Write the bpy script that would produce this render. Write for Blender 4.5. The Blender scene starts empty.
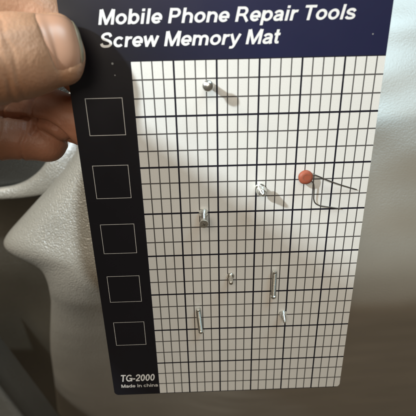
import bpy, bmesh, math, random
import numpy as np
from mathutils import Vector, Matrix

random.seed(4)
scene = bpy.context.scene
COL = scene.collection
MM = 0.001

# ---------------------------------------------------------------- camera pose
# the card lies in the plane z = 0, face up; its printed grid has columns of
# CW metres and rows of CH metres, origin at the top left of the white field
CAM = np.array([0.01891063, 0.01619463, 0.13649266])
R = np.array([[0.99937534, -0.01950436, 0.02947049],
              [-0.0301555, -0.90546805, 0.42334176],
              [0.01842758, -0.42396602, -0.90549061]])
FPX, CPX = 450.0, 208.0
CW = 3.14 * MM
CH = CW * 1.7467


def ray(x, y):
    return R.T @ np.array([(x - CPX) / FPX, (y - CPX) / FPX, 1.0])


def at(x, y, z=0.0):
    """point at height z (metres) seen along a sight line"""
    d = ray(x, y)
    return CAM + d * ((z - CAM[2]) / d[2])


def depth(p):
    return float(R[2] @ (np.asarray(p) - CAM))


def card(u, v, z=0.0):
    return (u * CW, -v * CH, z)


# ---------------------------------------------------------------- helpers
def thing(name, label, cat, loc=(0, 0, 0), group=None):
    o = bpy.data.objects.new(name, None)
    o.empty_display_size = 0.004
    COL.objects.link(o)
    o.location = loc
    o['label'] = label
    o['category'] = cat
    if group:
        o['group'] = group
    return o


def link(name, me, mat=None, parent=None, smooth=True):
    o = bpy.data.objects.new(name, me)
    COL.objects.link(o)
    if mat:
        me.materials.append(mat)
    if smooth:
        for p in me.polygons:
            p.use_smooth = True
    if parent:
        o.parent = parent
    return o


def mesh_from(name, verts, faces):
    me = bpy.data.meshes.new(name)
    me.from_pydata([tuple(map(float, v)) for v in verts], [], faces)
    me.update()
    bm = bmesh.new()
    bm.from_mesh(me)
    bmesh.ops.recalc_face_normals(bm, faces=bm.faces)
    bm.to_mesh(me)
    bm.free()
    return me


def grid_faces(nr, nc, wrap=False, off=0):
    f = []
    for i in range(nr - 1):
        for j in range(nc if wrap else nc - 1):
            k = (j + 1) % nc
            f.append((off + i * nc + j, off + i * nc + k, off + (i + 1) * nc + k, off + (i + 1) * nc + j))
    return f


def catmull(P, n):
    P = np.asarray(P, float)
    out = []
    for i in range(len(P) - 1):
        p0, p1, p2, p3 = P[max(i - 1, 0)], P[i], P[i + 1], P[min(i + 2, len(P) - 1)]
        for t in np.linspace(0, 1, n, endpoint=False):
            out.append(0.5 * ((2 * p1) + (-p0 + p2) * t + (2 * p0 - 5 * p1 + 4 * p2 - p3) * t * t
                              + (-p0 + 3 * p1 - 3 * p2 + p3) * t ** 3))
    out.append(P[-1])
    return np.array(out)


def fnoise(p, seed=0):
    """smooth pseudo noise from sines, about -1..1"""
    x, y, z = p
    s = seed * 1.7
    return (math.sin(x * 1.0 + 1.3 * y + s) + math.sin(1.7 * y - .8 * x + 2.1 * z + 2 * s)
            + math.sin(2.3 * z + 1.9 * x - .6 * y + 3 * s)) / 3


# ---------------------------------------------------------------- materials
def new_mat(name):
    m = bpy.data.materials.new(name)
    m.use_nodes = True
    nt = m.node_tree
    b = nt.nodes['Principled BSDF']
    return m, nt, b


def N(nt, typ, **kw):
    n = nt.nodes.new(typ)
    for k, v in kw.items():
        if k in n.inputs:
            n.inputs[k].default_value = v
        else:
            setattr(n, k, v)
    return n


def math_n(nt, op, a, b=None, c=None):
    n = nt.nodes.new('ShaderNodeMath')
    n.operation = op
    for i, x in enumerate((a, b, c)):
        if x is None:
            continue
        if isinstance(x, (int, float)):
            n.inputs[i].default_value = x
        else:
            nt.links.new(x, n.inputs[i])
    return n.outputs[0]


def mix_rgb(nt, fac, a, b):
    n = nt.nodes.new('ShaderNodeMix')
    n.data_type = 'RGBA'
    if isinstance(fac, (int, float)):
        n.inputs['Factor'].default_value = fac
    else:
        nt.links.new(fac, n.inputs['Factor'])
    for s, x in (('A', a), ('B', b)):
        i = [q for q in n.inputs if q.name == s and q.type == 'RGBA'][0]
        if isinstance(x, tuple):
            i.default_value = x if len(x) == 4 else (*x, 1)
        else:
            nt.links.new(x, i)
    return [q for q in n.outputs if q.type == 'RGBA'][0]


def bump(nt, b, height, strength, dist, prev=None):
    n = nt.nodes.new('ShaderNodeBump')
    n.inputs['Strength'].default_value = strength
    n.inputs['Distance'].default_value = dist
    nt.links.new(height, n.inputs['Height'])
    if prev is not None:
        nt.links.new(prev, n.inputs['Normal'])
    nt.links.new(n.outputs[0], b.inputs['Normal'])
    return n.outputs[0]


def leather_mat(name, c1, c2, rough=0.32, grain=1300, bstr=0.8, spec=0.9, coat=0.6):
    m, nt, b = new_mat(name)
    tc = N(nt, 'ShaderNodeTexCoord')
    w = N(nt, 'ShaderNodeTexNoise', Scale=260.0, Detail=2.0)
    nt.links.new(tc.outputs['Object'], w.inputs['Vector'])
    va = nt.nodes.new('ShaderNodeVectorMath')
    va.operation = 'MULTIPLY_ADD'
    nt.links.new(w.outputs['Color'], va.inputs[0])
    va.inputs[1].default_value = (0.0012,) * 3
    nt.links.new(tc.outputs['Object'], va.inputs[2])
    vo = N(nt, 'ShaderNodeTexVoronoi', Scale=float(grain))
    vo.feature = 'SMOOTH_F1'
    vo.inputs['Smoothness'].default_value = 0.6
    nt.links.new(va.outputs[0], vo.inputs['Vector'])
    n2 = N(nt, 'ShaderNodeTexNoise', Scale=1500.0, Detail=3.0)
    nt.links.new(tc.outputs['Object'], n2.inputs['Vector'])
    n3 = N(nt, 'ShaderNodeTexNoise', Scale=35.0, Detail=4.0)
    nt.links.new(tc.outputs['Object'], n3.inputs['Vector'])
    h = math_n(nt, 'ADD', math_n(nt, 'MULTIPLY', vo.outputs['Distance'], -1.0),
               math_n(nt, 'MULTIPLY', n2.outputs['Fac'], 0.25))
    col = mix_rgb(nt, n3.outputs['Fac'], c1, c2)
    nt.links.new(col, b.inputs['Base Color'])
    r = math_n(nt, 'MULTIPLY_ADD', n3.outputs['Fac'], 0.14, rough - 0.07)
    nt.links.new(r, b.inputs['Roughness'])
    b.inputs['Specular IOR Level'].default_value = spec
    b.inputs['Coat Weight'].default_value = coat
    b.inputs['Coat Roughness'].default_value = 0.30
    sx = N(nt, 'ShaderNodeSeparateXYZ')
    nt.links.new(tc.outputs['Object'], sx.inputs[0])
    mr = N(nt, 'ShaderNodeMapRange')
    nt.links.new(sx.outputs[0], mr.inputs[0])
    mr.inputs[1].default_value = -0.01
    mr.inputs[2].default_value = 0.06
    mr.inputs[3].default_value = 1.0
    mr.inputs[4].default_value = 0.10           # the hide is stretched smooth on this side
    bump(nt, b, math_n(nt, 'MULTIPLY', h, mr.outputs[0]), bstr, 0.0005)
    return m


def metal_mat(name, col, rough, dirt=0.0):
    m, nt, b = new_mat(name)
    tc = N(nt, 'ShaderNodeTexCoord')
    n = N(nt, 'ShaderNodeTexNoise', Scale=1400.0, Detail=3.0)
    nt.links.new(tc.outputs['Object'], n.inputs['Vector'])
    b.inputs['Metallic'].default_value = 0.97
    dark = tuple(x * (1 - dirt) for x in col)
    nt.links.new(mix_rgb(nt, n.outputs['Fac'], dark, col), b.inputs['Base Color'])
    nt.links.new(math_n(nt, 'MULTIPLY_ADD', n.outputs['Fac'], 0.2, rough - 0.1), b.inputs['Roughness'])
    return m


def card_mat():
    """printed face: white field with grid lines, dark ink header and margin"""
    m, nt, b = new_mat('printed_face')
    uv = N(nt, 'ShaderNodeUVMap')
    uv.uv_map = 'grid'
    sp = N(nt, 'ShaderNodeSeparateXYZ')
    nt.links.new(uv.outputs[0], sp.inputs[0])
    u, v = sp.outputs[0], sp.outputs[1]

    def line(c, period, half):      # 1 on the lines at multiples of period
        d = math_n(nt, 'PINGPONG', c, period / 2.0)
        return math_n(nt, 'LESS_THAN', d, half)
    thin = math_n(nt, 'MAXIMUM', line(u, 1.0, 0.060), line(v, 1.0, 0.040))
    thick = math_n(nt, 'MAXIMUM', line(u, 4.0, 0.088), line(v, 3.0, 0.056))
    edge = math_n(nt, 'MAXIMUM', math_n(nt, 'LESS_THAN', u, 0.0), math_n(nt, 'LESS_THAN', v, 0.0))
    tc = N(nt, 'ShaderNodeTexCoord')
    n = N(nt, 'ShaderNodeTexNoise', Scale=2600.0, Detail=3.0)
    nt.links.new(tc.outputs['Object'], n.inputs['Vector'])
    n2 = N(nt, 'ShaderNodeTexNoise', Scale=60.0, Detail=3.0)
    nt.links.new(tc.outputs['Object'], n2.inputs['Vector'])
    white = mix_rgb(nt, n.outputs['Fac'], (0.66, 0.645, 0.615), (0.80, 0.785, 0.755))
    white = mix_rgb(nt, math_n(nt, 'MULTIPLY', n2.outputs['Fac'], 0.35), white, (0.68, 0.66, 0.61))
    c = mix_rgb(nt, math_n(nt, 'MULTIPLY', thin, 0.94), white, (0.045, 0.04, 0.04))
    ink = mix_rgb(nt, n2.outputs['Fac'], (0.006, 0.006, 0.009), (0.008, 0.0075, 0.012))
    hd = N(nt, 'ShaderNodeMapRange')             # header colour runs from black at left to navy
    nt.links.new(math_n(nt, 'MULTIPLY_ADD', v, -1.2, u), hd.inputs[0])
    hd.inputs[1].default_value = -2.0
    hd.inputs[2].default_value = 13.0
    ink = mix_rgb(nt, math_n(nt, 'MULTIPLY', hd.outputs[0], math_n(nt, 'LESS_THAN', v, 0.0)), ink, (0.0125, 0.0145, 0.048))
    c = mix_rgb(nt, thick, c, (0.010, 0.010, 0.018))
    c = mix_rgb(nt, edge, c, ink)
    # three pale specks of dust on the ink
    for (su, sv, sr) in ((-1.62, 0.12, .10), (-1.5, 0.72, .06), (22.3, -1.05, .07)):
        du = math_n(nt, 'SUBTRACT', u, su)
        dv = math_n(nt, 'MULTIPLY', math_n(nt, 'SUBTRACT', v, sv), 1.75)
        d2 = math_n(nt, 'ADD', math_n(nt, 'MULTIPLY', du, du), math_n(nt, 'MULTIPLY', dv, dv))
        c = mix_rgb(nt, math_n(nt, 'LESS_THAN', d2, sr * sr), c, (0.25, 0.25, 0.25))
    nt.links.new(c, b.inputs['Base Color'])
    nt.links.new(math_n(nt, 'MULTIPLY_ADD', n2.outputs['Fac'], 0.12, 0.30), b.inputs['Roughness'])
    b.inputs['Specular IOR Level'].default_value = 0.5
    bump(nt, b, n.outputs['Fac'], 0.12, 0.00006)
    return m


def plain_mat(name, c1, c2, rough, scale=900.0, spec=0.4, bstr=0.0):
    m, nt, b = new_mat(name)
    tc = N(nt, 'ShaderNodeTexCoord')
    n = N(nt, 'ShaderNodeTexNoise', Scale=scale, Detail=3.0)
    nt.links.new(tc.outputs['Object'], n.inputs['Vector'])
    nt.links.new(mix_rgb(nt, n.outputs['Fac'], c1, c2), b.inputs['Base Color'])
    b.inputs['Roughness'].default_value = rough
    b.inputs['Specular IOR Level'].default_value = spec
    if bstr:
        bump(nt, b, n.outputs['Fac'], bstr, 0.0002)
    return m


def skin_mat():
    m, nt, b = new_mat('skin')
    tc = N(nt, 'ShaderNodeTexCoord')
    n = N(nt, 'ShaderNodeTexNoise', Scale=140.0, Detail=5.0, Roughness=0.6)
    nt.links.new(tc.outputs['Object'], n.inputs['Vector'])
    n1 = N(nt, 'ShaderNodeTexNoise', Scale=55.0, Detail=2.0)
    nt.links.new(tc.outputs['Object'], n1.inputs['Vector'])
    c = mix_rgb(nt, n.outputs['Fac'], (0.37, 0.195, 0.112), (0.49, 0.285, 0.178))
    r1 = N(nt, 'ShaderNodeMapRange')
    nt.links.new(n1.outputs['Fac'], r1.inputs[0])
    r1.inputs[1].default_value = 0.45
    r1.inputs[2].default_value = 0.75
    r1.inputs[4].default_value = 0.45
    c = mix_rgb(nt, r1.outputs[0], c, (0.42, 0.18, 0.11))
    # fingertips are redder: attribute painted per vertex where blood shows
    at_ = N(nt, 'ShaderNodeAttribute')
    at_.attribute_name = 'flush'
    c = mix_rgb(nt, at_.outputs['Fac'], c, (0.45, 0.195, 0.125))
    nt.links.new(c, b.inputs['Base Color'])
    nt.links.new(math_n(nt, 'MULTIPLY_ADD', n.outputs['Fac'], 0.2, 0.36), b.inputs['Roughness'])
    b.inputs['Specular IOR Level'].default_value = 0.4
    b.inputs['Subsurface Weight'].default_value = 0.18
    b.inputs['Subsurface Radius'].default_value = (1.0, 0.35, 0.2)
    b.inputs['Subsurface Scale'].default_value = 0.0022
    vo = N(nt, 'ShaderNodeTexVoronoi', Scale=1100.0)
    nt.links.new(tc.outputs['Object'], vo.inputs['Vector'])
    mp = N(nt, 'ShaderNodeMapping')
    mp.inputs['Scale'].default_value = (2.2, 0.6, 1.0)
    nt.links.new(tc.outputs['Object'], mp.inputs['Vector'])
    n4 = N(nt, 'ShaderNodeTexNoise', Scale=520.0, Detail=4.0)
    nt.links.new(mp.outputs[0], n4.inputs['Vector'])
    p = bump(nt, b, vo.outputs['Distance'], 0.16, 0.0004)
    bump(nt, b, n4.outputs['Fac'], 0.14, 0.0007, p)
    return m


M_CARD = card_mat()
M_EDGE = plain_mat('magnet_sheet', (0.02, 0.018, 0.016), (0.035, 0.03, 0.028), 0.6)
M_PRINT = plain_mat('white_ink', (0.72, 0.71, 0.70), (0.82, 0.81, 0.80), 0.4)
M_GREY = plain_mat('grey_ink', (0.50, 0.48, 0.46), (0.62, 0.60, 0.57), 0.45)
M_STEEL = metal_mat('bright_zinc', (0.95, 0.96, 0.92), 0.25, 0.12)
M_STEEL2 = metal_mat('dull_nickel', (0.82, 0.79, 0.72), 0.32, 0.25)
M_STEEL3 = metal_mat('threaded_steel', (0.50, 0.485, 0.44), 0.40, 0.35)
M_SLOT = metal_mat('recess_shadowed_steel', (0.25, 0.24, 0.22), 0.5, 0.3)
M_LEAD = metal_mat('tarnished_wire', (0.30, 0.27, 0.24), 0.45, 0.4)
M_CERAMIC = plain_mat('orange_ceramic', (0.27, 0.066, 0.034), (0.34, 0.088, 0.048), 0.5, 700, 0.35, 0.2)
M_MARK = plain_mat('brown_mark', (0.20, 0.06, 0.035), (0.30, 0.10, 0.06), 0.6, 1500, 0.3)
M_LEATHER = leather_mat('grey_leather', (0.27, 0.245, 0.205), (0.33, 0.30, 0.255))
M_LEATHER_D = leather_mat('gap_shade_leather', (0.050, 0.043, 0.030), (0.070, 0.060, 0.042), 0.5)  # shade of the deep gap is put into this leather colour
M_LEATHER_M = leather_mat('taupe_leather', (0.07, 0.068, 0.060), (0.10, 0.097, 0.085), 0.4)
M_LEATHER_I = leather_mat('fold_shade_leather', (0.028, 0.027, 0.023), (0.045, 0.043, 0.036), 0.5)  # dimness behind the fingers, painted into the colour of the fold
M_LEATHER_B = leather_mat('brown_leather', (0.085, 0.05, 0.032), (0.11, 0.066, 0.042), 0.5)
M_SKIN = skin_mat()
M_NAIL = plain_mat('nail_plate', (0.42, 0.225, 0.145), (0.48, 0.275, 0.185), 0.34, 160, 0.5, 0.05)
M_RIM = plain_mat('nail_free_edge', (0.25, 0.205, 0.135), (0.31, 0.26, 0.18), 0.3, 300, 0.5)

# ---------------------------------------------------------------- the card
U0, U1, V0, V1 = -5.87, 23.78, -3.25, 24.0
THICK = 0.8 * MM


# lettering drawn stroke by stroke, in units of the capital height
def arc(cx, cy, rx, ry, a0, a1, n=18):
    return [(cx + rx * math.cos(math.radians(a0 + (a1 - a0) * k / n)), cy + ry * math.sin(math.radians(a0 + (a1 - a0) * k / n)))
            for k in range(n + 1)]


def spl(pts, n=6):
    return [tuple(q) for q in catmull(pts, n)]


XH = 0.725
_arch = arc(.43, .385, .265, .245, 180, 0)
_P = [(.15, .91), (.50, .91)] + arc(.50, .685, .235, .225, 90, -90) + [(.15, .46)]
_M = [[(.155, 0), (.155, 1)], [(1.005, 0), (1.005, 1)], [(.19, 1.0), (.58, .06), (.97, 1.0)]]
GLYPH = {        # advance, strokes
    ' ': (.388, []),
    'M': (1.163, _M),
    'P': (.931, [[(.16, 0), (.16, 1)], _P]),
    'R': (1.008, [[(.16, 0), (.16, 1)], _P, [(.50, .47), (.62, .40), (.90, 0)]]),
    'T': (.853, [[(.03, .915), (.82, .915)], [(.425, 0), (.425, .915)]]),
    'S': (.931, [spl([(.13, .27), (.20, .14), (.34, .08), (.50, .075), (.68, .11), (.775, .24), (.70, .40), (.47, .50), (.26, .58), (.17, .73), (.26, .87), (.46, .925), (.64, .89), (.74, .72)])]),
    'G': (1.086, [arc(.55, .5, .42, .42, 42, 352) + [(.965, .30)], [(.58, .44), (1.04, .44)], [(.955, .02), (.955, .44)]]),
    'o': (.853, [arc(.4265, XH / 2, .285, .28, 0, 360, 30)]),
    'c': (.776, [arc(.41, XH / 2, .28, .28, 40, 320, 26)]),
    'e': (.776, [arc(.395, XH / 2, .275, .28, 0, 322, 28), [(.12, .335), (.76, .335)]]),
    'b': (.853, [[(.16, 0), (.16, 1)], arc(.46, XH / 2, .262, .28, 0, 360, 28)]),
    'd': (.853, [[(.69, 0), (.69, 1)], arc(.39, XH / 2, .262, .28, 0, 360, 28)]),
    'p': (.853, [[(.16, -.27), (.16, XH)], arc(.46, XH / 2, .262, .28, 0, 360, 28)]),
    'i': (.388, [[(.195, 0), (.195, XH)], [(.195, .83), (.195, 1.0)]]),
    'l': (.388, [[(.195, 0), (.195, 1)]]),
    'h': (.853, [[(.16, 0), (.16, 1)], _arch + [(.695, 0)]]),
    'n': (.853, [[(.16, 0), (.16, XH)], _arch + [(.695, 0)]]),
    'm': (1.24, [[(.16, 0), (.16, XH)], arc(.39, .40, .23, .23, 180, 0) + [(.62, 0)], arc(.85, .40, .23, .23, 180, 0) + [(1.08, 0)]]),
    'r': (.543, [[(.16, 0), (.16, XH)], arc(.43, .36, .265, .27, 180, 70)]),
    'a': (.776, [spl([(.14, .50), (.20, .60), (.36, .645), (.54, .60), (.605, .46), (.61, .20), (.66, 0)]),
                 spl([(.60, .42), (.44, .385), (.25, .34), (.145, .22), (.20, .10), (.34, .075), (.50, .12), (.60, .26)])]),
    's': (.776, [spl([(.10, .19), (.19, .10), (.38, .07), (.57, .10), (.64, .20), (.55, .31), (.36, .365), (.19, .43), (.145, .53), (.23, .63), (.39, .66), (.53, .63), (.64, .52)])]),
    't': (.465, [[(.02, .645), (.43, .645)], [(.21, .96), (.21, .24)] + spl([(.21, .2), (.25, .10), (.33, .085), (.43, .11)])]),
    'w': (1.086, [[(.085, XH), (.30, .05), (.543, .68), (.786, .05), (1.0, XH)]]),
    'y': (.776, [[(.085, XH), (.395, .06)], [(.70, XH), (.42, .02)] + spl([(.40, -.04), (.33, -.16), (.24, -.19), (.10, -.18)])]),
    '-': (.465, [[(.05, .36), (.42, .36)]]),
    '2': (.776, [spl([(.125, .70), (.17, .84), (.29, .92), (.46, .92), (.605, .84), (.635, .69), (.56, .53), (.36, .34), (.18, .14)]) + [(.17, .09), (.70, .09)]]),
    '0': (.776, [arc(.388, .5, .245, .415, 0, 360, 30)]),
}


def letter_mesh(body, hw):
    """flat strokes of half width hw with mitred joins; returns verts, faces"""
    V, F = [], []
    x = 0.0
    k = 0
    for ch in body:
        adv, strokes = GLYPH[ch]
        runs = []
        for st in strokes:                      # break the strokes at sharp corners
            st = [st[0]] + [q for p, q in zip(st[:-1], st[1:]) if math.dist(p, q) > 1e-4]
            cur = [st[0]]
            for i in range(1, len(st)):
                cur.append(st[i])
                if i < len(st) - 1:
                    a = np.subtract(st[i], st[i - 1])
                    b = np.subtract(st[i + 1], st[i])
                    if (a @ b) / (np.linalg.norm(a) * np.linalg.norm(b) + 1e-12) < .1:
                        d = a / np.linalg.norm(a)
                        cur[-1] = tuple(np.add(st[i], d * hw * .55))
                        runs.append(cur)
                        cur = [tuple(np.subtract(st[i], b / np.linalg.norm(b) * hw * .55))]
            runs.append(cur)
        for st in runs:
            k += 1
            P = [np.array(q, float) for q in st]
            P = [P[0]] + [b for a, b in zip(P[:-1], P[1:]) if np.linalg.norm(b - a) > 1e-4]
            closed = np.linalg.norm(P[0] - P[-1]) < 1e-3
            if closed:
                P = P[:-1]
            n = len(P)
            o = len(V)
            for i, p in enumerate(P):
                a = P[i - 1] if (i or closed) else None
                b = P[(i + 1) % n] if (i < n - 1 or closed) else None
                d1 = (p - a) / np.linalg.norm(p - a) if a is not None else None
                d2 = (b - p) / np.linalg.norm(b - p) if b is not None else None
                d1 = d2 if d1 is None else d1
                d2 = d1 if d2 is None else d2
                n1, n2 = np.array([-d1[1], d1[0]]), np.array([-d2[1], d2[0]])
                m = n1 + n2
                m = m / max(np.linalg.norm(m), 1e-6)
                sc = min(1 / max(m @ n1, .3), 1.35)
                # horizontals a little thinner than stems
                thin = 1 - .16 * abs(m[1])
                for sg in (1, -1):
                    q = p + m * hw * sc * sg * thin
                    V.append((x + q[0], q[1], (k % 7) * .003))
            for i in range(n if closed else n - 1):
                j = (i + 1) % n
                F.append((o + 2 * i, o + 2 * j, o + 2 * j + 1, o + 2 * i + 1))
        x += adv
    return V, F


def build_card():
    root = thing('screw_mat',
                 'flat magnetic card with dark header, white grid and black margin, held upright by the hand',
                 'mat', (0, 0, 0))
    x0, x1, y0, y1 = U0 * CW, U1 * CW, -V1 * CH, -V0 * CH
    r = 1.9 * MM
    pts = []
    for cx, cy, a0 in ((x1 - r, y1 - r, 0), (x0 + r, y1 - r, 90), (x0 + r, y0 + r, 180), (x1 - r, y0 + r, 270)):
        for k in range(9):
            a = math.radians(a0 + k * 11.25)
            pts.append((cx + r * math.cos(a), cy + r * math.sin(a)))
    bm = bmesh.new()
    top = [bm.verts.new((x, y, 0)) for x, y in pts]
    f = bm.faces.new(top)
    me = bpy.data.meshes.new('face_sheet')
    uvl = bm.loops.layers.uv.new('grid')
    for lp in f.loops:
        lp[uvl].uv = (lp.vert.co.x / CW, -lp.vert.co.y / CH)
    bm.to_mesh(me)
    bm.free()
    link('printed_face', me, M_CARD, root, smooth=False)
    n = len(pts)
    e = 0.08 * MM
    cxm, cym = (x0 + x1) / 2, (y0 + y1) / 2
    rings = []
    for z, ins in ((-0.012 * MM, 0.0), (-e, -0.0), (-THICK + e, 0.0), (-THICK, e)):
        for x, y in pts:
            sx = (x - cxm) / (abs(x - cxm) + 1e-9)
            sy = (y - cym) / (abs(y - cym) + 1e-9)
            rings.append((x - sx * ins, y - sy * ins, z))
    faces = grid_faces(4, n, True)
    faces.append(tuple(range(n)))
    faces.append(tuple(range(3 * n, 4 * n))[::-1])
    link('magnet_backing', mesh_from('backing', rings, faces), M_EDGE, root, smooth=False)

    def text(name, body, u0, u1, v, cap, hw, mat, shear=0.21):
        V, F = letter_mesh(body, hw)
        V = [(q[0] + shear * q[1], q[1], q[2]) for q in V]
        a, bb = min(q[0] for q in V), max(q[0] for q in V)
        vs = [card(u0 + (q[0] - a) / (bb - a) * (u1 - u0), v - q[1] * cap, (0.02 + q[2]) * MM) for q in V]
        link(name, mesh_from(name, vs, F), mat, root, smooth=False)
    text('title_text', 'Mobile Phone Repair Tools', -2.50, 20.55, -1.79, 0.71, .101, M_PRINT)
    text('title_text', 'Screw Memory Mat', -2.54, 13.85, -0.69, 0.72, .101, M_PRINT)
    text('small_text', 'TG-2000', -4.74, -0.42, 22.67, 0.66, .101, M_PRINT)
    text('small_text', 'Made in china', -4.84, -0.10, 23.27, 0.31, .105, M_GREY, 0.0)
    for v0, v1, uu0, uu1 in ((1.90, 4.00, -4.58, -1.02), (5.77, 7.88, -4.75, -1.10), (9.61, 11.71, -4.77, -1.10),
                             (13.41, 15.49, -4.81, -1.10), (17.18, 19.22, -4.78, -1.08)):
        w = 0.060
        wv = w / 1.75
        o = [(uu0, v0), (uu1, v0), (uu1, v1), (uu0, v1)]
        i = [(uu0 + w, v0 + wv), (uu1 - w, v0 + wv), (uu1 - w, v1 - wv), (uu0 + w, v1 - wv)]
        vs = [card(a, b, 0.03 * MM) for a, b in o + i]
        fs = [(k, (k + 1) % 4, 4 + (k + 1) % 4, 4 + k) for k in range(4)]
        link('printed_square', mesh_from('sq', vs, fs), M_GREY, root, smooth=False)


build_card()


# ---------------------------------------------------------------- screws
def lathe(profile, seg=28, thread=None):
    """profile [(r,z)] in mm; thread=(z0,z1,pitch,depth)"""
    rows = []
    P = [profile[0]]
    for a, b in zip(profile[:-1], profile[1:]):
        n = 1
        if thread and min(a[1], b[1]) >= thread[0] - 1e-6 and max(a[1], b[1]) <= thread[1] + 1e-6 and abs(a[1] - b[1]) > .5:
            n = max(2, int(abs(b[1] - a[1]) / thread[2] * 6))
        for k in range(1, n + 1):
            t = k / n
            P.append((a[0] + (b[0] - a[0]) * t, a[1] + (b[1] - a[1]) * t))
    verts = []
    for r, z in P:
        for j in range(seg):
            th = 2 * math.pi * j / seg
            rr = r
            if thread and thread[0] < z < thread[1]:
                ph = (z / thread[2] - th / (2 * math.pi)) % 1.0
                rr = r + thread[3] * (abs(ph - .5) * 2 - .5) * 2
            verts.append((rr * math.cos(th) * MM, rr * math.sin(th) * MM, z * MM))
    faces = grid_faces(len(P), seg, True)
    faces.append(tuple(range(seg)))
    faces.append(tuple(range((len(P) - 1) * seg, len(P) * seg)))
    return mesh_from('lathe', verts, faces)


def cross_slot(z, arm, wid):
    bm = bmesh.new()
    for rot in (0.4, 0.4 + math.pi / 2):
        c, s = math.cos(rot), math.sin(rot)
        zz = z + (0.002 if rot > 1 else 0)
        q = [(-arm, -wid), (arm, -wid), (arm, wid), (-arm, wid)]
        lo = [bm.verts.new(((x * c - y * s) * MM, (x * s + y * c) * MM, (zz - 0.25) * MM)) for x, y in q]
        hi = [bm.verts.new(((x * c - y * s) * MM, (x * s + y * c) * MM, zz * MM)) for x, y in q]
        bm.faces.new(hi)
        for k in range(4):
            bm.faces.new((lo[k], lo[(k + 1) % 4], hi[(k + 1) % 4], hi[k]))
    me = bpy.data.meshes.new('slot')
    bm.to_mesh(me)
    bm.free()
    return me


def auto_smooth(o):
    m = o.modifiers.new('edge', 'EDGE_SPLIT')
    m.split_angle = math.radians(38)


GROUP = 'small screws on the gridded card'


def screw(label, px, parts, slot=None, direction=None, cat='screw', name='screw'):
    base = at(*px)
    o = thing(name, label, cat, tuple(base), GROUP)
    for nm, prof, thr, mat in parts:
        q = link(nm, lathe(prof, 32, thr), mat, o)
        auto_smooth(q)
    if slot:
        link('cross_slot', cross_slot(*slot), M_SLOT, o, smooth=False)
    if direction is not None:
        o.rotation_euler = Vector(direction).to_track_quat('Z', 'Y').to_euler()
    return o


def dome(r, z0, h, n=8, hole=0.02):
    return [(r * math.cos(a), z0 + h * math.sin(a)) for a in np.linspace(0, math.acos(hole), n)]


# 1: round head seen end on, standing on its tip
screw('shiny round headed screw standing on its tip near the top of the grid', (208.4, 83.6), [
    ('shank', [(0.4, 0), (0.85, .6), (0.9, 5.7)], (.5, 5.7, .45, .12), M_STEEL),
    ('head', [(0.6, 5.4), (1.2, 5.45), (1.62, 5.7), (1.66, 6.0)] + dome(1.64, 6.1, 1.0), None, M_STEEL)],
    slot=(7.03, .55, .12), direction=(-.05, .06, 1))
# 2
screw('stubby bright screw pointing up, just left of and below the orange capacitor', (259.6, 187.0), [
    ('head', [(1.35, 0), (1.5, .15), (1.5, .8), (1.1, 1.1)], None, M_STEEL),
    ('shank', [(1.0, 1.1), (1.0, 3.2)], (1.1, 3.2, .5, .13), M_STEEL),
    ('collar', [(1.0, 3.2), (1.75, 3.3), (1.75, 3.9), (1.45, 4.3), (1.2, 5.2), (1.0, 5.3)], None, M_STEEL),
    ('tip', [(1.0, 5.3), (.8, 6.4), (.5, 7.0), (.2, 7.15)], (5.3, 6.5, .4, .08), M_STEEL)],
    direction=(.03, .02, 1))
# 3
screw('hourglass shaped bright screw with a flared end on a thick line left of centre', (203.4, 212.4), [
    ('head', [(1.45, 0), (1.6, .15), (1.6, 1.0), (.68, 2.2)], None, M_STEEL),
    ('shank', [(.68, 2.2), (.66, 5.6)], (2.2, 5.6, .55, .12), M_STEEL),
    ('flared_end', [(.66, 5.6), (1.4, 8.2), (1.46, 8.5), (1.36, 8.75), (.3, 8.8)], None, M_STEEL)],
    slot=(8.85, .6, .14), direction=(.0, .0, 1))
# 4
screw('small dull screw with blunt rounded shank, between the two long screws', (230.6, 275.4), [
    ('head', [(1.05, 0), (1.28, .12), (1.28, .55), (1.0, .95), (.7, 1.05)], None, M_STEEL2),
    ('shank', [(.72, 1.05), (.74, 4.6), (.66, 4.95), (.4, 5.15)], (1.1, 4.3, .5, .07), M_STEEL2)],
    direction=(-.04, .0, 1))
# 6
screw('cone shaped countersunk screw, wide head down, lowest on the right of the grid', (282.8, 313.6), [
    ('head', [(1.5, 0), (1.62, .12), (1.6, .4), (.95, 1.7)], None, M_STEEL),
    ('shank', [(.95, 1.7), (.62, 4.4), (.5, 5.0), (.22, 5.25)], (1.7, 4.6, .5, .08), M_STEEL)],
    direction=(-.03, .0, 1))


def lying(label, pa, pb, r, rh, mat, thr):
    a = at(*pa, 1.05 * MM)
    b = at(*pb, 1.2 * MM)
    d = b - a
    L = np.linalg.norm(d) / MM
    o = thing('long_screw', label, 'screw', tuple(a), GROUP)
    q = link('shank', lathe([(.35, 0), (r * .92, .25), (r, .6), (r, L - 1.2)], 32, (.6, L - 1.2, .42, thr)), M_STEEL3, o)
    auto_smooth(q)
    q = link('head', lathe([(r, L - 1.2), (rh, L - .95), (rh * 1.02, L - .3), (rh * .9, L - .05), (.1, L)], 32), M_STEEL, o)
    auto_smooth(q)
    q = link('tip', lathe([(.1, -.25), (r * .9, -.15), (r * 1.06, 0), (r * 1.06, .45), (r, .6)], 32), M_STEEL, o)
    auto_smooth(q)
    o.rotation_euler = Vector(d).to_track_quat('Z', 'Y').to_euler()


lying('long silvery screw lying upright on the right, above the cone shaped screw', (274.8, 271.2), (273.2, 297.6), .80, 1.12, M_STEEL, .11)
lying('long dull screw lying at the lower left of the grid', (198.0, 309.2), (201.0, 332.4), .82, 1.05, M_STEEL2, .12)


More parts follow.
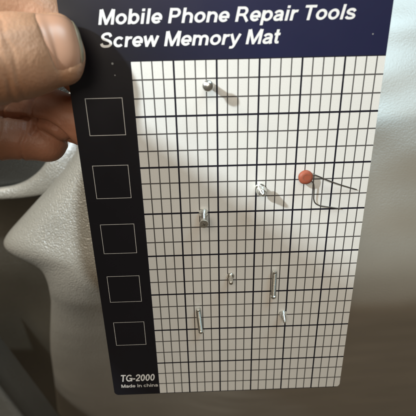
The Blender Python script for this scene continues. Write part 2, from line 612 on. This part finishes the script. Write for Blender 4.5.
# ---------------------------------------------------------------- capacitor
def tube_mesh(P, r, seg=10):
    P = np.asarray(P, float)
    rows = []
    up = np.array([0, 0, 1.0])
    for i, p in enumerate(P):
        t = P[min(i + 1, len(P) - 1)] - P[max(i - 1, 0)]
        t /= np.linalg.norm(t)
        s = np.cross(t, up)
        if np.linalg.norm(s) < 1e-6:
            s = np.array([1.0, 0, 0])
        s /= np.linalg.norm(s)
        w = np.cross(s, t)
        for j in range(seg):
            a = 2 * math.pi * j / seg
            rows.append(p + r * (s * math.cos(a) + w * math.sin(a)))
    f = grid_faces(len(P), seg, True)
    f += [tuple(range(seg)), tuple(range((len(P) - 1) * seg, len(P) * seg))]
    return mesh_from('tube', rows, f)


def build_capacitor():
    z = 2.0 * MM
    c = at(305.6, 177.2, z)
    root = thing('capacitor', 'round orange ceramic disc capacitor with two bent wire leads, on the right of the grid',
                 'capacitor', tuple(c))
    r = 2.38
    # lens shaped disc tilted to the camera, pressed dimple at the face
    prof = [(.05, -1.15), (.9, -1.12), (1.7, -.95), (2.2, -.6), (r, -.05), (2.3, .45), (1.95, .85), (1.5, 1.02), (1.05, 1.04), (.05, 1.02)]
    rows = []
    seg = 40
    for rr, zz in prof:
        for j in range(seg):
            a = 2 * math.pi * j / seg
            k = rr * (1 + .02 * math.sin(2 * a + .4) + .012 * math.sin(5 * a))
            rows.append((k * math.cos(a) * MM, k * math.sin(a) * MM, zz * MM))
    f = grid_faces(len(prof), seg, True) + [tuple(range(seg)), tuple(range((len(prof) - 1) * seg, len(prof) * seg))]
    disc = link('ceramic_disc', mesh_from('disc', rows, f), M_CERAMIC, root)
    # dark printed mark: oval ring and bar
    rows, faces = [], []
    for j in range(32):
        a = 2 * math.pi * j / 32
        for k in (1.0, .80):
            x, y = 1.45 * k * math.cos(a), 1.1 * k * math.sin(a)
            c_, s_ = math.cos(.6), math.sin(.6)
            rows.append(((x * c_ - y * s_ - .1) * MM, (x * s_ + y * c_ - .15) * MM, 1.07 * MM))
    for j in range(32):
        faces.append((2 * j, 2 * ((j + 1) % 32), 2 * ((j + 1) % 32) + 1, 2 * j + 1))
    link('printed_mark', mesh_from('mark', rows, faces), M_MARK, root, smooth=False)
    rot = Vector((.10, .16, 1)).to_track_quat('Z', 'Y')
    root.rotation_euler = rot.to_euler()
    inv = rot.to_matrix().inverted()

    def local(p):
        return np.array(inv @ Vector(p - c))
    A = [at(309.5, 175.0, 1.9 * MM), at(313.5, 174.6, 2.0 * MM), at(319, 176.6, 1.9 * MM), at(326, 179.6, 1.5 * MM), at(334, 182.6, 1.1 * MM),
         at(345, 186.2, .7 * MM), at(356.6, 189.6, .35 * MM)]
    B = [at(309.8, 180.5, 1.5 * MM), at(313, 182.5, 1.5 * MM), at(314.0, 188, 1.3 * MM), at(313.8, 195, 1.1 * MM), at(313.9, 199.8, 1.0 * MM),
         at(315.6, 203.4, .9 * MM), at(320, 205.6, .8 * MM), at(330, 207.2, .5 * MM), at(341, 208.6, .35 * MM)]
    for P in (A, B):
        link('wire_lead', tube_mesh(catmull([local(p) for p in P], 6), .21 * MM), M_LEAD, root)


build_capacitor()


# ---------------------------------------------------------------- the hand
class Tube:
    """tapered limb: rows of (x,y,z,halfwidth,halfthickness), rounded end"""

    def __init__(self, ctrl, up=(0, 0, 1), n=8, cap=1.0, expo=2.0, cap_expo=2.2):
        Q = catmull(ctrl, n)
        up = np.array(up, float)
        P = Q[:, :3]
        self.c, self.s, self.u, self.a, self.b = [], [], [], [], []
        self.expo = expo
        self.body = len(Q)
        for i in range(len(Q)):
            t = P[min(i + 1, len(P) - 1)] - P[max(i - 1, 0)]
            t /= np.linalg.norm(t)
            s = np.cross(t, up)
            s /= np.linalg.norm(s)
            w = np.cross(s, t)
            self.add(P[i], s, w, Q[i, 3], Q[i, 4])
        L = cap
        for k in range(1, 15):
            q = math.sin(k / 14 * math.pi / 2)
            sc = max(0.02, (1 - q ** cap_expo) ** (1 / cap_expo))
            self.add(P[-1] + t * L * q, s, w, Q[-1, 3] * sc, Q[-1, 4] * sc)

    def add(self, c, s, u, a, b):
        self.c.append(c); self.s.append(s); self.u.append(u); self.a.append(a); self.b.append(b)

    def point(self, i, th, off=0.0):
        i = max(0, min(i, len(self.c) - 1))
        k = int(i)
        f = i - k
        k2 = min(k + 1, len(self.c) - 1)

        def L(x):
            return x[k] * (1 - f) + x[k2] * f
        e = 2 / self.expo
        co, si = math.cos(th), math.sin(th)
        co = math.copysign(abs(co) ** e, co)
        si = math.copysign(abs(si) ** e, si)
        d = L(self.s) * (L(self.a)) * co + L(self.u) * (L(self.b)) * si
        n = np.linalg.norm(d)
        return L(self.c) + d * (1 + off / max(n, 1e-9))

    def geo(self, seg=32):
        v = [self.point(i, 2 * math.pi * j / seg) for i in range(len(self.c)) for j in range(seg)]
        f = grid_faces(len(self.c), seg, True)
        f += [tuple(range(seg))[::-1], tuple(range((len(self.c) - 1) * seg, len(self.c) * seg))]
        return v, f


def limb(px_ctrl, **kw):
    """control rows (px, py, z mm, halfwidth px, halfthickness mm)"""
    rows = []
    for x, y, z, w, t in px_ctrl:
        p = at(x, y, z * MM)
        rows.append((*p, w * depth(p) / FPX, t * MM))
    return Tube(rows, **kw)


def build_hand():
    thumb = limb([(-118, 84, 26, 42, 13), (-70, 76, 23, 40, 12), (-35, 68, 19.5, 41, 11), (-5, 61, 16, 43, 10.3), (20, 56, 13, 42, 9.3),
                  (38, 53, 10.5, 39, 8.2), (50, 51.2, 9.0, 36.5, 7.3), (57.5, 50.4, 8.3, 35.6, 7.0)], up=(.05, .38, 1), cap=6.9 * MM, expo=2.15, cap_expo=2.35)
    index = limb([(-130, -60, 2, 38, 10), (-70, -42, -2, 35, 9.5), (-20, -22, -7, 34, 9), (25, 8, -10, 33, 8.5), (60, 42, -10, 31, 8.3),
                  (95, 76, -9.6, 29, 7.8)], cap=7 * MM)
    middle = limb([(-140, 96, 6, 30, 10), (-70, 104, -8, 27, 9), (-20, 107, -17, 25, 8.5), (20, 106, -18, 23, 8.0), (46, 110, -14.5, 22, 7.6),
                   (66, 117, -10.5, 23, 7.4), (100, 130, -9.4, 21, 7.0)], cap=7 * MM)
    ring = limb([(-140, 140, 10, 28, 9.5), (-70, 139, -3, 24, 8.6), (-20, 137.5, -9.5, 22.5, 8.2), (20, 138, -11.5, 22, 7.8), (42, 141.5, -12, 19.5, 7.4)],
                cap=8.2 * MM, cap_expo=2.3)
    little = limb([(-150, 170, 14, 22, 8), (-120, 172, 6, 19, 7), (-95, 171, 1, 17.5, 6.5), (-62, 168, -2, 16, 6)], cap=5.5 * MM)
    palm = Tube([(-.052, -.010, .006, .024, .013), (-.066, -.008, .014, .034, .017), (-.076, -.002, .026, .038, .020), (-.073, .007, .056, .032, .023),
                 (-.072, .011, .090, .030, .025), (-.078, .016, .150, .034, .031), (-.105, .035, .240, .041, .038)], up=(1, .1, .5), cap=.02)
    verts, faces = [], []
    for t in (thumb, index, middle, ring, little, palm):
        v, f = t.geo(36)
        o = len(verts)
        verts += v
        faces += [tuple(o + k for k in q) for q in f]
    me = mesh_from('hand', verts, faces)
    o = bpy.data.objects.new('hand', me)
    COL.objects.link(o)
    m = o.modifiers.new('r', 'REMESH')
    m.mode = 'VOXEL'
    m.voxel_size = 0.62 * MM
    s = o.modifiers.new('s', 'SMOOTH')
    s.factor = 0.5
    s.iterations = 4
    bpy.context.view_layer.update()
    dg = bpy.context.evaluated_depsgraph_get()
    me2 = bpy.data.meshes.new_from_object(o.evaluated_get(dg))
    o.modifiers.clear()
    o.data = me2
    nv = len(me2.vertices)
    co = np.empty(nv * 3)
    no = np.empty(nv * 3)
    me2.vertices.foreach_get('co', co)
    me2.vertices.foreach_get('normal', no)
    co = co.reshape(-1, 3)
    no = no.reshape(-1, 3)
    disp = np.zeros(nv)
    flush = np.zeros(nv)

    def crease(tube, i, half, dep, ang=0.0, lim=None, near=13 * MM):
        k = int(i)
        c = tube.c[k]
        t = tube.c[k + 1] - tube.c[k - 1]
        t /= np.linalg.norm(t)
        t = t + ang * tube.s[k]
        t /= np.linalg.norm(t)
        rel = co - c
        d = rel @ t
        # slightly wavy line
        d = d + 0.35 * MM * np.sin((rel @ tube.s[k]) / MM * .7 + i)
        rad = np.linalg.norm(rel - np.outer(d, t), axis=1)
        w = np.exp(-(d / half) ** 2) * (rad < near)
        lips = np.exp(-((np.abs(d) - 2.2 * half) / (1.3 * half)) ** 2) * (rad < near)
        return -dep * w + 0.35 * dep * lips
    # joint creases of the fingers and the wrinkles behind the thumb nail
    disp += crease(middle, 33.5, .7 * MM, .85 * MM, -.15, near=11 * MM)
    disp += crease(ring, 26.5, .45 * MM, .4 * MM, .1, near=11 * MM)
    disp += crease(ring, 20, .6 * MM, .6 * MM, .2, near=11 * MM)
    for i, dd in ((18, .10), (20.5, .14), (23, .18), (25.5, .20), (28, .14)):
        disp += crease(thumb, i, .5 * MM, dd * MM, .12 * math.sin(i), near=15 * MM)
    # soft irregularity of flesh
    X = co / MM
    disp += 0.11 * MM * (np.sin(.33 * X[:, 0] + .41 * X[:, 1]) * np.sin(.29 * X[:, 1] - .37 * X[:, 2] + 1) + .5 * np.sin(.8 * X[:, 0] - .6 * X[:, 1] + .7 * X[:, 2]))
    # thumb nail: patch riding on the limb surface
    nb = thumb.body
    i0, i1 = nb - 16.5, nb + 9.2
    th0, half = math.radians(100), math.radians(64)
    nr, nc = 40, 36

    def nail_pt(a, b, lift):
        # a 0..1 cuticle to tip, b -1..1 across
        cut = 5.0 * b * b - 1.2 * b          # the cuticle is an arc
        i = (i0 + cut) + (i1 - 1.6 * b * b - i0 - cut) * a
        return thumb.point(i, th0 + half * b * (1 - .10 * a), lift)
    vs = []
    for r in range(nr):
        a = r / (nr - 1)
        for c in range(nc):
            b = -1 + 2 * c / (nc - 1)
            edge = min(1.0, (1 - abs(b)) / .34)
            e2 = min(1.0, a / .10)
            lift = -0.42 + 0.70 * math.sqrt(max(0, edge)) * math.sqrt(e2)
            vs.append(nail_pt(a, b, lift * MM))
    G = np.array(vs).reshape(nr, nc, 3)
    for _ in range(40):
        G[1:-1, 1:-1] = .5 * G[1:-1, 1:-1] + .125 * (G[:-2, 1:-1] + G[2:, 1:-1] + G[1:-1, :-2] + G[1:-1, 2:])
    vs = list(G.reshape(-1, 3))
    fs = grid_faces(nr, nc)
    Gf = G.reshape(-1, 3)
    ei = np.minimum(np.minimum(np.arange(nr)[:, None], (nr - 1 - np.arange(nr))[:, None] + 8) / 5.0,
                    np.minimum(np.arange(nc)[None, :], nc - 1 - np.arange(nc)[None, :]) / 4.0).clip(0, 1).ravel()
    tip = thumb.c[nb - 4]
    for q in np.nonzero(np.linalg.norm(co - tip, axis=1) < 20 * MM)[0]:
        dd = np.linalg.norm(Gf - co[q], axis=1)
        kk = int(np.argmin(dd))
        if dd[kk] < 1.3 * MM:
            disp[q] = disp[q] * (1 - ei[kk]) - .45 * MM * ei[kk]
    # fold where the two lower fingers press together
    line = np.array([(-30, 113), (0, 115), (25, 118), (45, 122), (58, 130), (70, 142), (80, 150)], float)
    cam_co = (co - CAM) @ R.T
    px = CPX + FPX * cam_co[:, :2] / cam_co[:, 2:3]
    best = np.full(nv, 1e9)
    for a_, b_ in zip(line[:-1], line[1:]):
        e_ = b_ - a_
        t_ = np.clip(((px - a_) @ e_) / (e_ @ e_), 0, 1)
        best = np.minimum(best, np.linalg.norm(px - a_ - t_[:, None] * e_, axis=1))
    facing = np.einsum('ij,ij->i', no, CAM - co) > 0
    mk = facing & (co[:, 2] < -3 * MM)
    disp = disp - np.where(mk, 1.5 * MM * np.exp(-(best / 2.0) ** 2) - .25 * MM * np.exp(-((best - 5) / 2.5) ** 2), 0)
    co2 = co + no * disp[:, None]
    # the finger pads flatten where they press on the card
    under = (co2[:, 2] < 0) & (co2[:, 0] > U0 * CW - 0.4 * MM)
    co2[under, 2] = np.minimum(co2[under, 2], -THICK - .05 * MM)
    over = (co2[:, 2] >= 0) & (co2[:, 0] > U0 * CW - 0.4 * MM)
    co2[over, 2] = np.maximum(co2[over, 2], .05 * MM)
    me2.vertices.foreach_set('co', co2.ravel())
    for tube, rad in ((ring, 26), (middle, 26), (index, 20)):
        c = tube.c[-6]
        flush = np.maximum(flush, np.clip(1.25 - np.linalg.norm(co - c, axis=1) / (rad * MM), 0, .7))
    a = me2.attributes.new('flush', 'FLOAT', 'POINT')
    a.data.foreach_set('value', flush)
    me2.materials.clear()
    me2.materials.append(M_SKIN)
    for p in me2.polygons:
        p.use_smooth = True
    me2.update()
    o['label'] = 'bare left hand pinching the dark corner of the card, thumb in front, fingers behind'
    o['category'] = 'hand'

    link('thumb_nail', mesh_from('nail', vs, fs), M_NAIL, o)
    vs = []
    for r in range(8):
        a = 0.91 + 0.125 * r / 7
        for c in range(nc):
            b = -.93 + 1.86 * c / (nc - 1)
            lift = 0.30 - (0.0 if r < 7 else .5) - (.25 if r == 0 else 0) - 1.5 * max(0, abs(b) - .75)
            vs.append(nail_pt(a, b, lift * MM))
    link('nail_edge', mesh_from('nail_rim', vs, grid_faces(8, nc)), M_RIM, o)
    return o


build_hand()


# ---------------------------------------------------------------- the leather seat
def interp(tab, x):
    return float(np.interp(x, [t[0] for t in tab], [t[1] for t in tab]))


# height profile of the cushion along Y (metres), slopes down past its rounded crest
_Y = np.linspace(.30, -.60, 1801)


def _profile(up, down, a, b, anchor, z0, far=None):
    """height along Y: slope `up` above the crest, `down` beyond it"""
    Y = (_Y[1:] + _Y[:-1]) / 2
    t = np.clip((a - Y) / (a - b), 0, 1)
    t = t * t * (3 - 2 * t)
    sl = up * (1 - t) + down * t
    if far is not None:                         # the front face levels out lower down
        t2 = np.clip((b - Y) / .055, 0, 1)
        sl = sl + (far - down) * t2 * t2 * (3 - 2 * t2)
    z = np.concatenate([[0], np.cumsum(sl * (_Y[1:] - _Y[:-1]))])
    return z + z0 - np.interp(anchor, _Y[::-1], z[::-1])


_ZR = _profile(-.70, .66, -.084, -.138, -.080, -.048, .52)[::-1]
_ZL = _profile(-.36, .74, -.088, -.122, -.095, -.044, .50)[::-1]
_YA = _Y[::-1]


def crest(X, Y):
    t = min(1, max(0, (X + .026) / .080))
    t = t * t * (3 - 2 * t)
    z = t * float(np.interp(Y, _YA, _ZR)) + (1 - t) * float(np.interp(Y, _YA, _ZL))
    q = (.002 - X) / .012                       # the left flank falls away
    g = min(1, max(0, (Y + .140) / .050))
    g = g * g * (3 - 2 * g)           # mostly above the crest
    z -= (.10 + .28 * g) * .012 * (math.log1p(math.exp(q)) if q < 30 else q)
    wa = .25 + .75 * t
    w = wa * 0.0007 * fnoise((X * 28, Y * 75, 0.3), 1) + wa * 0.0004 * fnoise((X * 60 + 3, Y * 190, 1.1), 2)
    # one soft slanting pull in the hide on the left front
    w -= (1 - t) * .0022 * math.exp(-((X + .018 + .45 * (Y + .16)) / .008) ** 2) * min(1, max(0, (-.118 - Y) / .03))
    return z + w


def solve(px, py, hf, drop=0.0):
    d = ray(px, py)
    lo, hi = 0.0, 0.6
    # march down the sight line until below the surface
    k0, step = 0.10, .004
    k = k0
    while k < .9:
        p = CAM + d * k
        if p[2] < hf(p[0], p[1]) - drop:
            break
        k += step
    a, b = k - step, k
    for _ in range(16):
        m = (a + b) / 2
        p = CAM + d * m
        if p[2] < hf(p[0], p[1]) - drop:
            b = m
        else:
            a = m
    return CAM + d * (a + b) / 2


def smooth_tab(tab, ys):
    xs = [t[1] for t in tab]
    yk = [t[0] for t in tab]
    v = np.interp(ys, yk, xs)
    return v


def build_cushion(root):
    ys = np.concatenate([np.linspace(-60, 480, 271)])
    sil = [(-60, -20), (40, 20), (86, 40), (120, 62), (140, 76), (150, 77), (165, 67), (182, 54), (196, 41), (208, 30), (220, 19), (230, 10), (237, 5), (242, 3),
           (248, 4), (253, 9), (258, 18), (263, 30), (268, 39), (274, 44), (284, 48), (300, 51), (318, 50.5), (335, 50), (352, 50.5), (370, 53), (390, 55.5),
           (416, 58), (480, 64)]
    xs = smooth_tab(sil, ys)
    k = np.array([1, 2, 3, 2, 1]) / 9
    xs[2:-2] = np.convolve(xs, k, 'valid')
    offs = np.concatenate([np.linspace(0, 1, 15)[:-1] ** 1.6 * 40, np.linspace(40, 520, 90)])
    rows = []
    ncol = len(offs) + 3
    RR = 13 * MM
    for y, x0 in zip(ys, xs):
        line = []
        for a in offs:
            t = min(a / 40.0, 1.0)
            dr = RR * (1 - math.sqrt(1 - (1 - t) ** 2))
            line.append(solve(x0 + a, y, crest, dr))
        p0 = line[0]
        q = [p0 + np.array([.004 * j + .0, .0015 * j, -.016 * j]) for j in (3, 2, 1)]
        rows += q + line
    me = mesh_from('cushion', rows, grid_faces(len(ys), ncol))
    link('cushion', me, M_LEATHER, root)


def build_back(root):
    # inner panel deep in the gap left of the cushion
    def hf(X, Y):
        return -.190 + .10 * (Y + .08) + .004 * fnoise((X * 40, Y * 40, 0), 3)
    rows = []
    ys = np.linspace(120, 490, 75)
    xs = np.linspace(-120, 160, 57)
    for y in ys:
        for x in xs:
            rows.append(solve(x, y, hf))
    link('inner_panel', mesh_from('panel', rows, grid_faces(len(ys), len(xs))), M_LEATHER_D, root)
    # upper fold with a rolled lower edge behind the fingers
    def h2(X, Y):
        return -.098 + .40 * (Y + .05) - .012 * math.exp(-((X + .045) / .016) ** 2 - ((Y + .052) / .012) ** 2) + .0012 * fnoise((X * 70, Y * 90, 0), 5)
    rows = []
    xs = np.linspace(-140, 120, 66)
    offs = np.concatenate([np.linspace(0, 1, 12) ** 1.6 * 20, np.linspace(26, 250, 50)])
    for x in xs:
        yb = 199 - 4 * max(0, min(1, x / 60)) + 1.2 * math.sin(x * .06)
        line = []
        for a in offs:
            t = min(a / 20.0, 1.0)
            dr = 7 * MM * (1 - math.sqrt(1 - (1 - t) ** 2))
            line.append(solve(x, yb - a, h2, dr))
        q = [line[0] + np.array([0, .001 * j, -.012 * j]) for j in (3, 2, 1)]
        rows += q + line
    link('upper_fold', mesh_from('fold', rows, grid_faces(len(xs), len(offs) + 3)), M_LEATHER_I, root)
    ctrl = []
    for x, y, w_, t_ in [(-140, 197, 5, 2.2), (-40, 194, 5.5, 2.3), (0, 191.5, 6, 2.4), (25, 188, 7.5, 2.6), (45, 180.5, 11.5, 3.2),
                         (61, 169, 16, 3.8), (74, 155, 19, 4.2), (88, 138, 20, 4.2)]:
        q = solve(x, y, h2)
        ctrl.append((*(q + np.array([0, 0, .0030])), w_ * depth(q) / FPX, t_ * MM))
    v, f = Tube(ctrl, up=(0, .3, 1), n=8, cap=.004).geo(28)
    link('rolled_fold', mesh_from('rolled', v, f), M_LEATHER, root)
    # brown lower corner panel
    def h3(X, Y):
        return -.128 - .1 * (Y + .15)
    rows = []
    ys = np.linspace(330, 500, 60)
    offs = np.concatenate([np.linspace(0, 1, 10) ** 1.6 * 14, np.linspace(18, 200, 20)])
    for y in ys:
        xe = 22 + (y - 412) * .78
        line = []
        for a in offs:
            t = min(a / 14.0, 1.0)
            dr = 5 * MM * (1 - math.sqrt(1 - (1 - t) ** 2))
            line.append(solve(xe - a, y, h3, dr))
        q = [line[0] + np.array([0, 0, -.010 * j]) for j in (3, 2, 1)]
        rows += q + line
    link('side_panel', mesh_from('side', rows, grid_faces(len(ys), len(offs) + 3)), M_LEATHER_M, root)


seat = thing('leather_seat', 'creased grey grained leather seat behind and below the held card', 'leather seat', (0.03, -0.08, -0.06))
seat_off = Vector(seat.location)
build_cushion(seat)
build_back(seat)
for ch in list(seat.children):
    ch.matrix_parent_inverse = Matrix.Translation(-seat_off)

# ---------------------------------------------------------------- light
w = bpy.data.worlds.new('World')
scene.world = w
w.use_nodes = True
bg = w.node_tree.nodes['Background']
bg.inputs[0].default_value = (1.0, 0.80, 0.56, 1)
bg.inputs[1].default_value = 0.08


def area(name, pos, target, size, power, col, sy=None):
    l = bpy.data.lights.new(name, 'AREA')
    l.energy = power
    l.color = col
    l.size = size
    if sy:
        l.shape = 'RECTANGLE'
        l.size_y = sy
    o = bpy.data.objects.new(name, l)
    COL.objects.link(o)
    o.location = pos
    o.rotation_euler = (Vector(target) - Vector(pos)).to_track_quat('-Z', 'Y').to_euler()
    return o


tgt = Vector((.03, -.05, 0))
area('daylight', tgt + Vector((-.635, .57, .52)) * .36, tgt, .014, 1.45, (.82, .94, 1.0))
area('window', (.42, .93, .28), (.06, -.03, -.07), .42, 5.9, (.62, .88, 1.0), .36)
area('side_fill', (-.60, .55, .17), (-.02, -.07, -.04),  .17, 3.5, (1.0, .86, .66))  # added fill passing under the hand so the leather bulge shines
area('warm_fill', (-.12, .42, .86), (.03, -.08, 0), .40, 4.9, (1.0, .87, .71))  # unseen warm fill, added to brighten the shaded part of the card

# ---------------------------------------------------------------- camera
cd = bpy.data.cameras.new('camera')
cam = bpy.data.objects.new('camera', cd)
COL.objects.link(cam)
cd.sensor_width = 36
cd.sensor_fit = 'HORIZONTAL'
cd.lens = FPX * 36 / 416
cd.clip_start = 0.005
cd.clip_end = 10
mx = Matrix.Identity(4)
for i in range(3):
    mx[i][0] = R[0][i]
    mx[i][1] = -R[1][i]
    mx[i][2] = -R[2][i]
    mx[i][3] = CAM[i]
cam.matrix_world = mx
cd.dof.use_dof = True
cd.dof.focus_distance = 0.158
cd.dof.aperture_fstop = 22
scene.camera = cam

scene.view_settings.view_transform = 'Standard'
scene.view_settings.look = 'None'
scene.view_settings.exposure = 0
scene.view_settings.gamma = 1
scene.cycles.use_denoising = True
scene.cycles.max_bounces = 8
